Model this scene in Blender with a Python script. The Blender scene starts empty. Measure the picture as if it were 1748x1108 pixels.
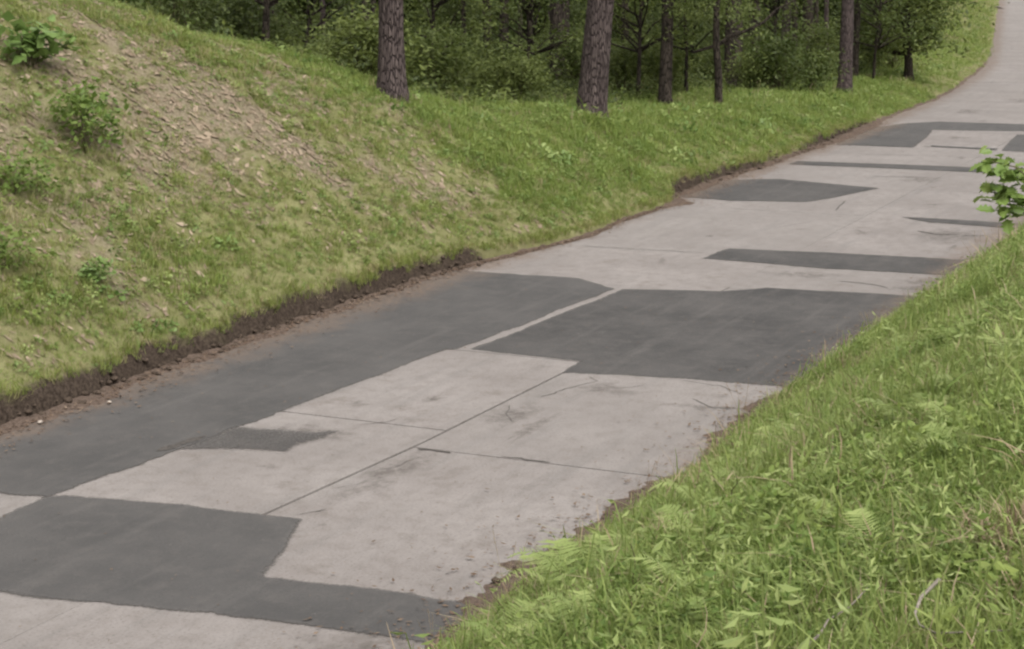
import bpy, math, random
import numpy as np

# ------------------------------------------------------------------ camera, sky, sun, exposure
scene = bpy.context.scene
CAM_H = 4.4
cam_data = bpy.data.cameras.new('camera')
cam_data.sensor_width = 36.0
cam_data.lens = 36.0 * 3000 / 1748
cam_data.clip_end = 3000
cam = bpy.data.objects.new('camera', cam_data)
scene.collection.objects.link(cam)
cam.location = (0, 0, CAM_H)
cam.rotation_euler = (math.radians(90) - math.atan(594 / 3000), 0, 0)
scene.camera = cam

world = bpy.data.worlds.new('World'); scene.world = world; world.use_nodes = True
wn = world.node_tree; wn.nodes.clear()
SUN_EL, SUN_AZ = math.radians(58), math.radians(150)      # azimuth clockwise from +Y
sky = wn.nodes.new('ShaderNodeTexSky'); sky.sky_type = 'NISHITA'; sky.sun_disc = False
sky.sun_elevation = SUN_EL; sky.sun_rotation = SUN_AZ; sky.dust_density = 4.0; sky.air_density = 1.0
hs = wn.nodes.new('ShaderNodeHueSaturation'); hs.inputs['Saturation'].default_value = 0.0
bg = wn.nodes.new('ShaderNodeBackground'); bg.inputs['Strength'].default_value = 0.15
wo = wn.nodes.new('ShaderNodeOutputWorld')
wn.links.new(sky.outputs[0], hs.inputs['Color']); wn.links.new(hs.outputs[0], bg.inputs[0]); wn.links.new(bg.outputs[0], wo.inputs[0])
sun_d = bpy.data.lights.new('sun', 'SUN'); sun_d.energy = 1.1; sun_d.angle = math.radians(35); sun_d.color = (1.0, 0.96, 0.90)
sun = bpy.data.objects.new('sun', sun_d); scene.collection.objects.link(sun)
sun.rotation_euler = (math.radians(90) - SUN_EL, 0, math.pi - SUN_AZ)
sun.location = (0, -20, 40)
scene.view_settings.view_transform = 'Standard'; scene.view_settings.look = 'None'
scene.view_settings.exposure = 1.0; scene.view_settings.gamma = 1.0
scene.render.engine = 'CYCLES'
scene.cycles.use_denoising = True
scene.cycles.max_bounces = 5; scene.cycles.diffuse_bounces = 3; scene.cycles.transmission_bounces = 4; scene.cycles.transparent_max_bounces = 8
scene.cycles.caustics_reflective = False; scene.cycles.caustics_refractive = False; scene.cycles.use_light_tree = False
scene.cycles.filter_width = 2.4
scene.cycles.use_adaptive_sampling = True; scene.cycles.adaptive_threshold = 0.03

# ------------------------------------------------------------------ the lie of the land (metres; s along the road, v to the right of its left edge)
#GEO-BEGIN
rng = np.random.default_rng(11)
random.seed(5)
_S = np.arange(-160, 420.01, 0.25)
def _head(s):
    t = np.clip((s - 22) / 70, 0, 1); t = t * t * (3 - 2 * t)
    return np.radians(24.3 - 8.7 * t)
_hd = _head(_S); _i0 = int(np.argmin(abs(_S)))
_X = np.concatenate([[0], np.cumsum(np.sin((_hd[1:] + _hd[:-1]) / 2) * .25)])
_Y = np.concatenate([[0], np.cumsum(np.cos((_hd[1:] + _hd[:-1]) / 2) * .25)])
_X += -2.19 - _X[_i0]; _Y += 23.62 - _Y[_i0]
def road_xy(s, v):
    h = np.interp(s, _S, _hd)
    return np.interp(s, _S, _X) + v * np.cos(h), np.interp(s, _S, _Y) - v * np.sin(h)
def road_sv(x, y):
    s = np.zeros_like(np.asarray(x, float)) + 0.0
    for _ in range(40):
        px, py = road_xy(s, 0); h = np.interp(s, _S, _hd)
        s = s + 0.9 * ((x - px) * np.sin(h) + (y - py) * np.cos(h))
    px, py = road_xy(s, 0); h = np.interp(s, _S, _hd)
    return s, (x - px) * np.cos(h) - (y - py) * np.sin(h)
_perm = np.random.default_rng(3).random((256, 256))
def vnoise(x, y):                                           # smooth value noise, -1..1
    x = np.asarray(x, float); y = np.asarray(y, float)
    xi = np.floor(x).astype(int); yi = np.floor(y).astype(int)
    fx = x - xi; fy = y - yi; fx = fx * fx * (3 - 2 * fx); fy = fy * fy * (3 - 2 * fy)
    g = lambda a, b: _perm[a & 255, b & 255]
    return 2 * ((g(xi, yi) * (1 - fx) + g(xi + 1, yi) * fx) * (1 - fy) + (g(xi, yi + 1) * (1 - fx) + g(xi + 1, yi + 1) * fx) * fy) - 1
def fbm(x, y, o=3):
    r = 0; a = 1.0
    for k in range(o):
        r = r + a * vnoise(x * 2 ** k + 17.3 * k, y * 2 ** k + 9.1 * k); a *= .5
    return r / 1.6
def sstep(a, b, x):
    t = np.clip((np.asarray(x, float) - a) / (b - a), 0, 1); return t * t * (3 - 2 * t)
def rise(s): return 0.00053 * np.clip(s - 70, 0, 90) ** 2 + 0.0954 * np.clip(s - 160, 0, 60)
def edge_left(s):
    e = np.interp(s, [-160, -9, -7, -5, 0, 2.5, 4.0, 5.5, 7.2, 9.5, 12.2, 13.2, 16, 20, 26, 34, 45, 58, 83, 420],
                  [.25, .25, .22, .06, 0, -.05, .12, .38, .55, .50, .45, 0, -.02, .06, -.04, -.42, -.42, -.9, -1.1, -1.1])
    return e + .07 * fbm(s * .9, 4.2, 3) + .05 * fbm(s * 3.1, 1.2, 2)
def edge_right(s):
    e = np.interp(s, [-160, -11, -8.4, -7.4, -5.8, -4.6, -2, 1, 4, 11, 420], [6.80, 6.80, 6.94, 6.80, 7.04, 6.86, 6.92, 7.00, 7.20, 7.25, 7.25])
    return e + .08 * fbm(s * 1.1, 8.7, 3)
def cut_height(s):
    c = np.interp(s, [-30, -8, -2, 1, 3.2, 4.4, 5.5, 12.0, 12.8, 15.5, 19, 22, 26, 31, 36, 420],
                  [.17, .17, .20, .21, .17, .08, .03, .04, .24, .18, .12, .06, .20, .13, .03, .03])
    return c * (1 + .55 * fbm(s * 1.9, 2.2, 3))
def bank_left(s, t):
    H = np.interp(s, [-160, -30, -8, -4, 0, 2, 4, 6, 8, 10, 12, 16, 22, 40, 80, 420], [4.5, 6.2, 6.2, 6.0, 5.4, 4.9, 4.3, 3.6, 2.85, 2.2, 1.7, 1.2, .9, .6, .4, .4])
    k = np.interp(s, [-160, -8, 0, 7, 12, 30, 60, 420], [.62, .70, .70, .66, .52, .30, .2, .2])
    q = k * t; return q / (1 + (q / H) ** 4) ** .25
def bank_right(s, t):
    H = np.interp(s, [-160, -30, 15, 45, 420], [3.6, 3.6, 3.4, 1.2, .8])
    return H * np.tanh(.72 * t / H)
def ground_z(s, v):
    s = np.asarray(s, float); v = np.asarray(v, float)
    tl = edge_left(s) - v; tr = v - edge_right(s)
    rough = lambda t, a: a * fbm(s * 1.3, v * 1.3, 3) * sstep(0.05, 1.2, t) + .45 * a * fbm(s * 4.3, v * 4.3, 3) * sstep(0, .3, t) \
        + .30 * fbm(s * .13, v * .13, 2) * sstep(6, 20, t)
    zl = -.12 + (.12 + cut_height(s)) * sstep(0.0, 0.14, tl + .05 * fbm(s * 6, tl * 0 + 1.5, 2)) + bank_left(s, np.maximum(tl, 0)) + rough(tl, .09)
    zr = -.12 + .16 * sstep(0, .15, tr) + bank_right(s, np.maximum(tr, 0)) + rough(tr, .07)
    z = np.where(tl > 0, zl, np.where(tr > 0, zr, -.12))
    return z + rise(s)
def ground_xyz(s, v):
    x, y = road_xy(s, v); return x, y, ground_z(s, v)
def ground_at(x, y):
    s, v = road_sv(np.asarray(x, float), np.asarray(y, float)); return ground_z(s, v)
#GEO-END

# ------------------------------------------------------------------ helpers
COL = scene.collection
def props(o, label=None, cat=None, group=None, kind=None):
    if label: o['label'] = label
    if cat: o['category'] = cat
    if group: o['group'] = group
    if kind: o['kind'] = kind
    return o
def link(name, data, parent=None, mat=None):
    o = bpy.data.objects.new(name, data); COL.objects.link(o)
    if parent: o.parent = parent
    if mat is not None and data is not None and len(data.materials) == 0: data.materials.append(mat)
    return o
def mesh_from(verts, faces, name='mesh', uv=None, attrs=None, smooth=False):
    """verts (n,3); faces: an (m,k) array or a list of index lists"""
    me = bpy.data.meshes.new(name)
    verts = np.asarray(verts, np.float32)
    if isinstance(faces, np.ndarray):
        m, k = faces.shape
        me.vertices.add(len(verts)); me.vertices.foreach_set('co', verts.ravel())
        me.loops.add(m * k); me.loops.foreach_set('vertex_index', faces.astype(np.int32).ravel())
        me.polygons.add(m); me.polygons.foreach_set('loop_start', np.arange(0, m * k, k, dtype=np.int32))
        me.update(calc_edges=True); me.validate()
    else:
        me.from_pydata([tuple(map(float, v)) for v in verts], [], faces); me.update()
    if uv is not None:
        li = np.zeros(len(me.loops), np.int32); me.loops.foreach_get('vertex_index', li)
        lay = me.uv_layers.new(name='sv'); lay.data.foreach_set('uv', np.asarray(uv, np.float32)[li].ravel())
    for k, a in (attrs or {}).items():
        at = me.attributes.new(k, 'FLOAT', 'POINT'); at.data.foreach_set('value', np.asarray(a, np.float32))
    me.polygons.foreach_set('use_smooth', np.full(len(me.polygons), bool(smooth)))
    return me
def grid_faces(n, m):
    i = np.arange(n - 1)[:, None] * m + np.arange(m - 1)[None, :]
    return np.stack([i, i + 1, i + m + 1, i + m], -1).reshape(-1, 4)
def tube(path, radii, sides=8, seed=0, rough=0.0):
    """tapered tube along a path, with optional ridged sides"""
    path = np.asarray(path, float); radii = np.asarray(radii, float); n = len(path)
    r = np.random.default_rng(seed)
    tan = np.gradient(path, axis=0); tan /= np.linalg.norm(tan, axis=1)[:, None] + 1e-9
    ref = np.where(abs(tan[:, 2:3]) > .9, np.array([[1., 0, 0]]), np.array([[0, 0, 1.]]))
    a = np.cross(tan, ref); a /= np.linalg.norm(a, axis=1)[:, None] + 1e-9; b = np.cross(tan, a)
    ang = np.linspace(0, 2 * np.pi, sides, endpoint=False)
    rr = radii[:, None] * np.ones((1, sides))
    if rough: rr = rr * (1 + rough * r.normal(size=(1, sides)) + rough * .7 * r.normal(size=(n, sides)))
    v = path[:, None, :] + rr[..., None] * (np.cos(ang)[None, :, None] * a[:, None, :] + np.sin(ang)[None, :, None] * b[:, None, :])
    f = []
    for i in range(n - 1):
        for j in range(sides):
            k = (j + 1) % sides; f.append((i * sides + j, i * sides + k, (i + 1) * sides + k, (i + 1) * sides + j))
    return v.reshape(-1, 3), np.array(f)
class Bag:
    """collects quads into one mesh"""
    def __init__(self): self.v = []; self.f = []; self.n = 0; self.t = []
    def add(self, v, f, tint=0.0):
        self.v.append(np.asarray(v)); self.f.append(np.asarray(f) + self.n); self.n += len(v)
        self.t.append(np.broadcast_to(np.asarray(tint, float), (len(v),)))
    def mesh(self, name, smooth=False):
        return mesh_from(np.concatenate(self.v), np.concatenate(self.f), name, attrs={'tint': np.concatenate(self.t)}, smooth=smooth)

# ------------------------------------------------------------------ materials
class M:
    def __init__(self, name):
        self.m = bpy.data.materials.new(name); self.m.use_nodes = True
        self.nt = self.m.node_tree; self.nt.nodes.clear()
        self.out = self.nt.nodes.new('ShaderNodeOutputMaterial')
    def n(self, t, ins=None, **kw):
        nd = self.nt.nodes.new(t)
        for k, v in kw.items(): setattr(nd, k, v)
        for k, v in (ins or {}).items():
            if isinstance(v, bpy.types.NodeSocket): self.nt.links.new(v, nd.inputs[k])
            else: nd.inputs[k].default_value = v
        return nd
    def noise(self, vec, scale, detail=4, rough=.55):
        return self.n('ShaderNodeTexNoise', {'Vector': vec, 'Scale': scale, 'Detail': detail, 'Roughness': rough}).outputs['Fac']
    def ramp(self, fac, a, b, lo=0., hi=1.):
        return self.n('ShaderNodeMapRange', {'Value': fac, 'From Min': a, 'From Max': b, 'To Min': lo, 'To Max': hi}, interpolation_type='SMOOTHSTEP').outputs['Result']
    def mix(self, fac, a, b, blend='MIX'):
        nd = self.n('ShaderNodeMix', data_type='RGBA', blend_type=blend)
        for sock, v in ((nd.inputs[0], fac), (nd.inputs[6], a), (nd.inputs[7], b)):
            if isinstance(v, bpy.types.NodeSocket): self.nt.links.new(v, sock)
            else: sock.default_value = v if not isinstance(v, tuple) else (*v, 1)
        return nd.outputs[2]
    def math(self, op, a, b=0.):
        nd = self.n('ShaderNodeMath', operation=op)
        for sock, v in ((nd.inputs[0], a), (nd.inputs[1], b)):
            if isinstance(v, bpy.types.NodeSocket): self.nt.links.new(v, sock)
            else: sock.default_value = v
        return nd.outputs[0]
    def attr(self, name): return self.n('ShaderNodeAttribute', attribute_name=name).outputs['Fac']
    def pos(self): return self.n('ShaderNodeNewGeometry').outputs['Position']
    def obj(self): return self.n('ShaderNodeTexCoord').outputs['Object']
    def uv(self): return self.n('ShaderNodeUVMap', uv_map='sv').outputs['UV']
    def done(self, color, rough=.85, bump=None, strength=.3, dist=.01, spec=.2, transl=0.0):
        p = self.n('ShaderNodeBsdfPrincipled', {'Roughness': rough, 'Specular IOR Level': spec})
        if isinstance(color, bpy.types.NodeSocket): self.nt.links.new(color, p.inputs['Base Color'])
        else: p.inputs['Base Color'].default_value = (*color, 1)
        if bump is not None:
            b = self.n('ShaderNodeBump', {'Height': bump, 'Strength': strength, 'Distance': dist})
            self.nt.links.new(b.outputs[0], p.inputs['Normal'])
        sh = p.outputs[0]
        if transl:
            t = self.n('ShaderNodeBsdfTranslucent')
            if isinstance(color, bpy.types.NodeSocket): self.nt.links.new(color, t.inputs['Color'])
            else: t.inputs['Color'].default_value = (*color, 1)
            mx = self.n('ShaderNodeMixShader', {0: transl}); self.nt.links.new(sh, mx.inputs[1]); self.nt.links.new(t.outputs[0], mx.inputs[2]); sh = mx.outputs[0]
        self.nt.links.new(sh, self.out.inputs[0]); return self.m

def road_dirt(m, base, uv, strength=1.0):
    """brown needle dust trodden in along both edges of the road (u = s, v = across)"""
    sep = m.n('ShaderNodeSeparateXYZ', {0: uv}); v = sep.outputs['Y']
    nz = m.noise(uv, 1.6, 5, .65); n2 = m.noise(uv, 14, 3)
    vv = m.math('ADD', v, m.math('MULTIPLY', m.math('SUBTRACT', nz, .5), 1.3))
    left = m.ramp(vv, .20, .85, 1, 0); right = m.ramp(vv, 6.45, 7.15, 0, 1)
    f = m.math('MAXIMUM', left, right)
    f = m.math('MULTIPLY', f, m.ramp(n2, .25, .7, .35, .9 * strength))
    return m.mix(f, base, m.mix(m.noise(uv, 40, 2), (.085, .060, .045), (.165, .125, .098)))
def mat_concrete():
    m = M('weathered_concrete'); uv = m.uv()
    big = m.noise(uv, .55, 4, .6); mid = m.noise(uv, 5, 5, .65); fine = m.noise(uv, 42, 3, .7)
    rnd = m.n('ShaderNodeObjectInfo').outputs['Random']
    st = m.n('ShaderNodeMapping', {'Vector': uv, 'Scale': (.25, 3.0, 1)}).outputs[0]
    streak = m.noise(st, 1.4, 4, .6)
    c = m.mix(m.ramp(big, .3, .7), (.174, .155, .145), (.220, .198, .186))
    c = m.mix(m.ramp(mid, .40, .72, 0, .6), c, (.140, .122, .111))
    c = m.mix(m.ramp(streak, .48, .75, 0, .5), c, (.138, .127, .120))
    c = m.mix(m.ramp(m.noise(uv, 1.7, 5, .75), .54, .72, 0, .6), c, (.122, .103, .090))
    c = m.mix(m.ramp(fine, .52, .70, 0, .75), c, (.098, .088, .082))
    c = m.mix(m.ramp(fine, .26, .40, .6, 0), c, (.30, .28, .262))
    c = m.mix(m.ramp(m.noise(uv, 24, 2), .72, .78, 0, .7), c, (.085, .075, .068))
    c = m.mix(m.ramp(rnd, 0, 1, 0, .22), c, (.172, .158, .147))
    c = road_dirt(m, c, uv)
    return m.done(c, .9, m.math('ADD', fine, mid), .25, .006, .15)
def mat_asphalt():
    m = M('patch_asphalt'); uv = m.uv()
    big = m.noise(uv, .7, 5, .65); fine = m.noise(uv, 48, 3, .7); mid = m.noise(uv, 4.5, 5, .7); grit = m.noise(uv, 26, 2, .5)
    rnd = m.n('ShaderNodeObjectInfo').outputs['Random']
    st = m.n('ShaderNodeMapping', {'Vector': uv, 'Scale': (.22, 2.6, 1)}).outputs[0]
    c = m.mix(m.ramp(big, .3, .7), (.042, .040, .039), (.070, .065, .062))
    c = m.mix(m.ramp(mid, .45, .75, 0, .55), c, (.090, .081, .075))
    c = m.mix(m.ramp(m.noise(st, 1.3, 4, .6), .5, .78, 0, .5), c, (.105, .096, .090))
    c = m.mix(m.ramp(fine, .52, .72, 0, .75), c, (.026, .025, .025))
    c = m.mix(m.ramp(fine, .24, .38, .75, 0), c, (.155, .146, .138))
    c = m.mix(m.ramp(grit, .74, .80, 0, .8), c, (.26, .245, .23))
    c = m.mix(m.ramp(rnd, 0, 1, 0, .25), c, (.095, .090, .087))
    al = m.attr('alpha')
    c = m.mix(m.ramp(al, .2, 1.0, .30, 0), c, (.135, .12, .11))
    c = road_dirt(m, c, uv, 1.0)
    mat = m.done(c, .9, m.math('ADD', fine, grit), .5, .008, .2)
    src = m.out.inputs[0].links[0].from_socket
    f = m.ramp(m.math('ADD', al, m.math('MULTIPLY', m.math('SUBTRACT', m.noise(uv, 30, 4, .7), .5), 1.1)), .25, .75)
    t = m.n('ShaderNodeBsdfTransparent'); mx = m.n('ShaderNodeMixShader', {0: f})
    m.nt.links.new(t.outputs[0], mx.inputs[1]); m.nt.links.new(src, mx.inputs[2]); m.nt.links.new(mx.outputs[0], m.out.inputs[0])
    return mat
def mat_plain(name, a, b, scale=20, rough=.9, bump=.4, dist=.01):
    m = M(name); p = m.pos(); f = m.noise(p, scale, 4, .65)
    return m.done(m.mix(m.ramp(f, .3, .7), a, b), rough, f, bump, dist, .1)
def mat_ground():
    m = M('bank_soil_and_moss'); p = m.pos()
    soil = m.attr('soil'); wood = m.attr('wood'); bare = m.attr('bare')
    n1 = m.noise(p, 3.0, 5, .65); n2 = m.noise(p, 24, 4, .7); n3 = m.noise(p, 75, 3, .6)
    green = m.mix(m.ramp(n1, .3, .7), (.120, .118, .050), (.185, .178, .085))
    litter = m.mix(m.ramp(n2, .35, .65), (.115, .095, .062), (.205, .170, .118))
    litter = m.mix(m.ramp(n3, .58, .70, 0, .7), litter, (.33, .26, .20))
    c = m.mix(m.ramp(m.math('ADD', bare, m.math('MULTIPLY', m.math('SUBTRACT', n1, .5), .9)), .25, .7), green, litter)
    c = m.mix(m.math('MULTIPLY', wood, .85), c, m.mix(m.ramp(n2, .3, .7), (.040, .040, .018), (.085, .068, .042)))
    dark = m.mix(m.ramp(n2, .3, .7), (.026, .019, .015), (.082, .062, .048))
    c = m.mix(soil, c, dark)
    return m.done(c, .95, m.math('ADD', n2, n3), .7, .025, .05)
def mat_leaf(name, a, b, dry=None, transl=.35, rough=.5, spec=.3, dry_from=.85):
    m = M(name); rnd = m.n('ShaderNodeObjectInfo').outputs['Random']; t = m.attr('tint'); p = m.pos()
    patch = m.noise(p, .9, 3, .6)
    f = m.math('ADD', m.math('MULTIPLY', rnd, .45), m.math('ADD', m.math('MULTIPLY', t, .45), m.math('MULTIPLY', m.math('SUBTRACT', patch, .5), .8)))
    c = m.mix(m.ramp(f, 0, .95), a, b)
    if dry is not None:
        c = m.mix(m.ramp(m.math('FRACT', m.math('MULTIPLY', rnd, 7.31)), dry_from, dry_from + .17, 0, .85), c, dry)
    return m.done(c, rough, spec=spec, transl=transl)
def mat_bark(name, a, b, c2):
    m = M(name); co = m.obj()
    mp = m.n('ShaderNodeMapping', {'Vector': co, 'Scale': (1, 1, .16)}).outputs[0]
    vor = m.n('ShaderNodeTexVoronoi', {'Vector': mp, 'Scale': 26.0}, feature='DISTANCE_TO_EDGE').outputs['Distance']
    nz = m.noise(mp, 9, 5, .65)
    plate = m.ramp(vor, .0, .16)
    c = m.mix(plate, a, m.mix(m.ramp(nz, .35, .68), b, c2))
    return m.done(c, .95, m.math('ADD', plate, m.math('MULTIPLY', nz, .7)), .9, .04, .05)
def mat_stain():
    m = M('oil_stain'); al = m.attr('alpha'); uv = m.uv()
    f = m.math('MULTIPLY', al, m.ramp(m.noise(uv, 7, 4, .65), .3, .7, 0, .42))
    p = m.n('ShaderNodeBsdfPrincipled', {'Base Color': (.10, .085, .074, 1), 'Roughness': .85, 'Specular IOR Level': .1})
    t = m.n('ShaderNodeBsdfTransparent'); mx = m.n('ShaderNodeMixShader', {0: f})
    m.nt.links.new(t.outputs[0], mx.inputs[1]); m.nt.links.new(p.outputs[0], mx.inputs[2]); m.nt.links.new(mx.outputs[0], m.out.inputs[0])
    return m.m
MAT = dict(
    concrete=mat_concrete(), asphalt=mat_asphalt(), ground=mat_ground(), stain=mat_stain(),
    base=mat_plain('joint_fill', (.045, .04, .037), (.09, .08, .072), 30),
    crack=mat_plain('crack_fill', (.055, .048, .044), (.095, .085, .078), 40),
    soil=mat_plain('loose_soil', (.034, .025, .019), (.085, .063, .048), 30),
    needles=mat_plain('needle_litter', (.058, .041, .032), (.130, .096, .076), 45, .95, .8, .02),
    bank_litter=mat_leaf('bleached_leaves', (.145, .108, .074), (.33, .26, .19), None, .1, .8, .1),
    litter=mat_leaf('dead_leaves', (.095, .062, .043), (.26, .20, .15), None, .1, .8, .1),
    stone=mat_plain('pale_stone', (.26, .22, .19), (.38, .33, .28), 25, .8),
    twig=mat_plain('grey_twig', (.12, .105, .085), (.24, .21, .175), 40, .85),
    grass=mat_leaf('grass_blades', (.145, .180, .042), (.275, .300, .088), (.36, .30, .17), .45, .5, .25, .72),
    grass_b=mat_leaf('bank_grass_blades', (.128, .185, .042), (.270, .320, .098), (.32, .29, .15), .45, .5, .25),
    lush_grass=mat_leaf('lush_grass_blades', (.115, .175, .034), (.255, .310, .080), None, .45, .5, .25),
    straw=mat_leaf('dry_straw', (.23, .165, .10), (.36, .29, .19), None, .2, .7),
    herb=mat_leaf('herb_leaves', (.105, .165, .034), (.255, .310, .085), None, .45, .5, .25),
    fern=mat_leaf('fern_fronds', (.185, .245, .070), (.335, .385, .140), None, .4, .5),
    wood_leaf=mat_leaf('understorey_leaves', (.052, .074, .018), (.165, .195, .054), None, .45, .5, .25),
    dark_leaf=mat_leaf('shade_tinted_leaves', (.034, .050, .014), (.105, .130, .038), None, .45, .5, .25),  # darker twin of the understorey leaf; deep-wood shade is put into its colour
    oak_leaf=mat_leaf('oak_leaves', (.130, .200, .045), (.280, .350, .105), None, .4, .45),
    maple_leaf=mat_leaf('maple_leaves', (.110, .180, .045), (.220, .290, .090), None, .4, .45),
    needle=mat_leaf('pine_needles', (.020, .036, .014), (.050, .072, .028), None, .15, .6),
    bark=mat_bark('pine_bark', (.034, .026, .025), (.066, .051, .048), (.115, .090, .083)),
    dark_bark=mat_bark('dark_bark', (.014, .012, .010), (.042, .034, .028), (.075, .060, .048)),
    stem=mat_plain('green_brown_stem', (.055, .050, .028), (.11, .095, .055), 30),
)

# ------------------------------------------------------------------ ground, one sheet
s_line = np.unique(np.concatenate([np.arange(-160, -24, 8), np.arange(-24, 36, .14), np.arange(36, 100, .6), np.arange(100, 421, 8)]).round(3))
t_line = np.unique(np.concatenate([np.arange(0, .30, .03), np.arange(.3, 2, .12), np.arange(2, 10, .28), np.arange(10, 45, 1.4), np.geomspace(45, 320, 12)]).round(3))
S2, T2 = np.meshgrid(s_line, t_line, indexing='ij')
Vl = edge_left(S2) - T2; Vr = edge_right(S2) + T2
Sg = np.concatenate([S2[:, ::-1], S2], 1); Vg = np.concatenate([Vl[:, ::-1], Vr], 1)
xg, yg = road_xy(Sg, Vg); zg = ground_z(Sg, Vg)
TL = edge_left(Sg) - Vg; TR = Vg - edge_right(Sg)
soil = np.where(TL >= 0, (1 - sstep(.12, .20, TL + .05 * fbm(Sg * 5, Vg * 5, 2))) * sstep(.05, .14, cut_height(Sg)), (1 - sstep(0, .10, TR)) * .7)
def wood_mask(s, tl):
    b = np.interp(s, [-20, 0, 6, 9, 14, 22, 30, 40, 50, 70, 420], [12, 10, 6.5, 4.6, 4.2, 4.6, 4.2, 3.2, 3.0, 6, 12])
    return sstep(b - .8, b + 1.2, tl + .6 * fbm(s * .4, tl * .4, 2))
def bare_mask(s, tl):
    """how bare and brown the bank is (1 = leaf litter, 0 = closed turf)"""
    base = .33 * sstep(.4, 3.0, tl) * (1 - sstep(3.0, 11.0, s)) + .16 * (1 - sstep(1, 7, s))
    band = .28 * np.exp(-((tl - (1.4 + .55 * (5 - s))) / .9) ** 2) * sstep(-4, 1, s) * (1 - sstep(5, 8, s))
    return np.clip(base + band + .50 * fbm(s * 1.5 + 3, tl * 1.5, 3) + .22 * fbm(s * .4, tl * .4 + 7, 2), 0, 1) * (1 - sstep(8, 12, s))
wood = np.where(TL > 0, wood_mask(Sg, TL), 0); bare = np.where(TL > 0, bare_mask(Sg, TL), .15)
ground = link('ground', mesh_from(np.stack([xg, yg, zg], -1).reshape(-1, 3), grid_faces(*Sg.shape)[:, ::-1], 'ground',
              attrs={'soil': soil.ravel(), 'wood': wood.ravel(), 'bare': bare.ravel()}, smooth=True), mat=MAT['ground'])
props(ground, kind='structure')

# ------------------------------------------------------------------ road: sub-base, slabs, patches, joints
def strip_mesh(s, va, vb, z, nv=6, name='strip'):
    S_, Q = np.meshgrid(s, np.linspace(0, 1, nv), indexing='ij')
    V_ = va(S_) * (1 - Q) + vb(S_) * Q
    x, y = road_xy(S_, V_)
    return np.stack([x, y, rise(S_) + z], -1).reshape(-1, 3), grid_faces(*S_.shape)[:, ::-1], np.stack([S_, V_], -1).reshape(-1, 2)
VL = lambda s: np.interp(s, [-160, 24, 36, 50, 83, 420], [-.3, -.3, -.7, -1.05, -1.35, -1.35])
VR = lambda s: 7.45 + 0 * s
v1, f1, u1 = strip_mesh(np.concatenate([np.arange(-160, -24, 4), np.arange(-24, 100, 1)]), VL, VR, -.035)
road = link('road', mesh_from(v1, f1, 'road', uv=u1), mat=MAT['base']); props(road, kind='structure')
def slab(sa, sb, va, vb, gap, gap_c, jit, name='concrete_slab'):
    n = max(3, int((sb - sa) / .4) + 1)
    s = np.linspace(sa + gap / 2, sb - gap / 2, n)
    A = lambda q: va(q) + gap_c[0]; B = lambda q: vb(q) - gap_c[1]
    v, f, u = strip_mesh(s, A, B, 0, 7)
    u = u.copy(); u[:, 1] -= (VL(u[:, 0]) + .3) * np.clip(1 - u[:, 1] / 7, 0, 1.2)      # edge dirt keeps to the real edge where the road widens
    r = np.random.default_rng(int((sa + 50) * 100) % 99991)
    dz = r.normal(0, jit, 3); v[:, 2] += dz[0] + dz[1] * (u[:, 0] - (sa + sb) / 2) / max(sb - sa, 1) + dz[2] * (u[:, 1] - 3.5) / 4
    # chipped edge: ragged outline and a side wall
    nv = 7; idx = np.arange(n * nv).reshape(n, nv)
    loop = np.concatenate([idx[0, :-1], idx[:-1, -1], idx[-1, :0:-1], idx[:0:-1, 0]])
    low = v[loop].copy(); low[:, 2] -= .09
    k = len(v); L = len(loop); j = np.arange(L)
    side = np.stack([loop, k + j, k + (j + 1) % L, loop[(j + 1) % L]], -1)
    me = mesh_from(np.concatenate([v, low]), np.concatenate([f, side[:, ::-1]]), 'slab', uv=np.concatenate([u, u[loop]]))
    return link(name, me, road, MAT['concrete'])
VC = lambda s: np.interp(s, [-20, -9, -6, -2, 10, 420], [3.9, 4.02, 4.20, 4.27, 4.3, 4.3]) + 0 * s
cl = [-24, -19.5, -14.5, -9.02, -5.55, -2.08, 2.95, 6.2, 11.9, 16.6, 21, 25.7, 30.9] + list(np.arange(36, 97, 5.))
cr = [-24, -20, -15, -10, -6.24, -2.5, 3.4, 7.0, 11.7, 16.5, 21, 25.8, 30.8] + list(np.arange(36, 97, 5.))
for a, b in zip(cl[:-1], cl[1:]):
    near = -9.1 < a and b <= 3; slab(a, b, VL, VC, .018 if near else .006, (0, .020 if near else .003), .0015)
for a, b in zip(cr[:-1], cr[1:]):
    near = -10.1 < a and b <= 3.5; slab(a, b, VC, VR, .012 if near else .006, (.020 if near else .003, 0), .0015)
slab(96, 400, VL, VR, 0, (0, 0), 0)
slab(-160, -24, VL, VR, 0, (0, 0), 0)

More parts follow.
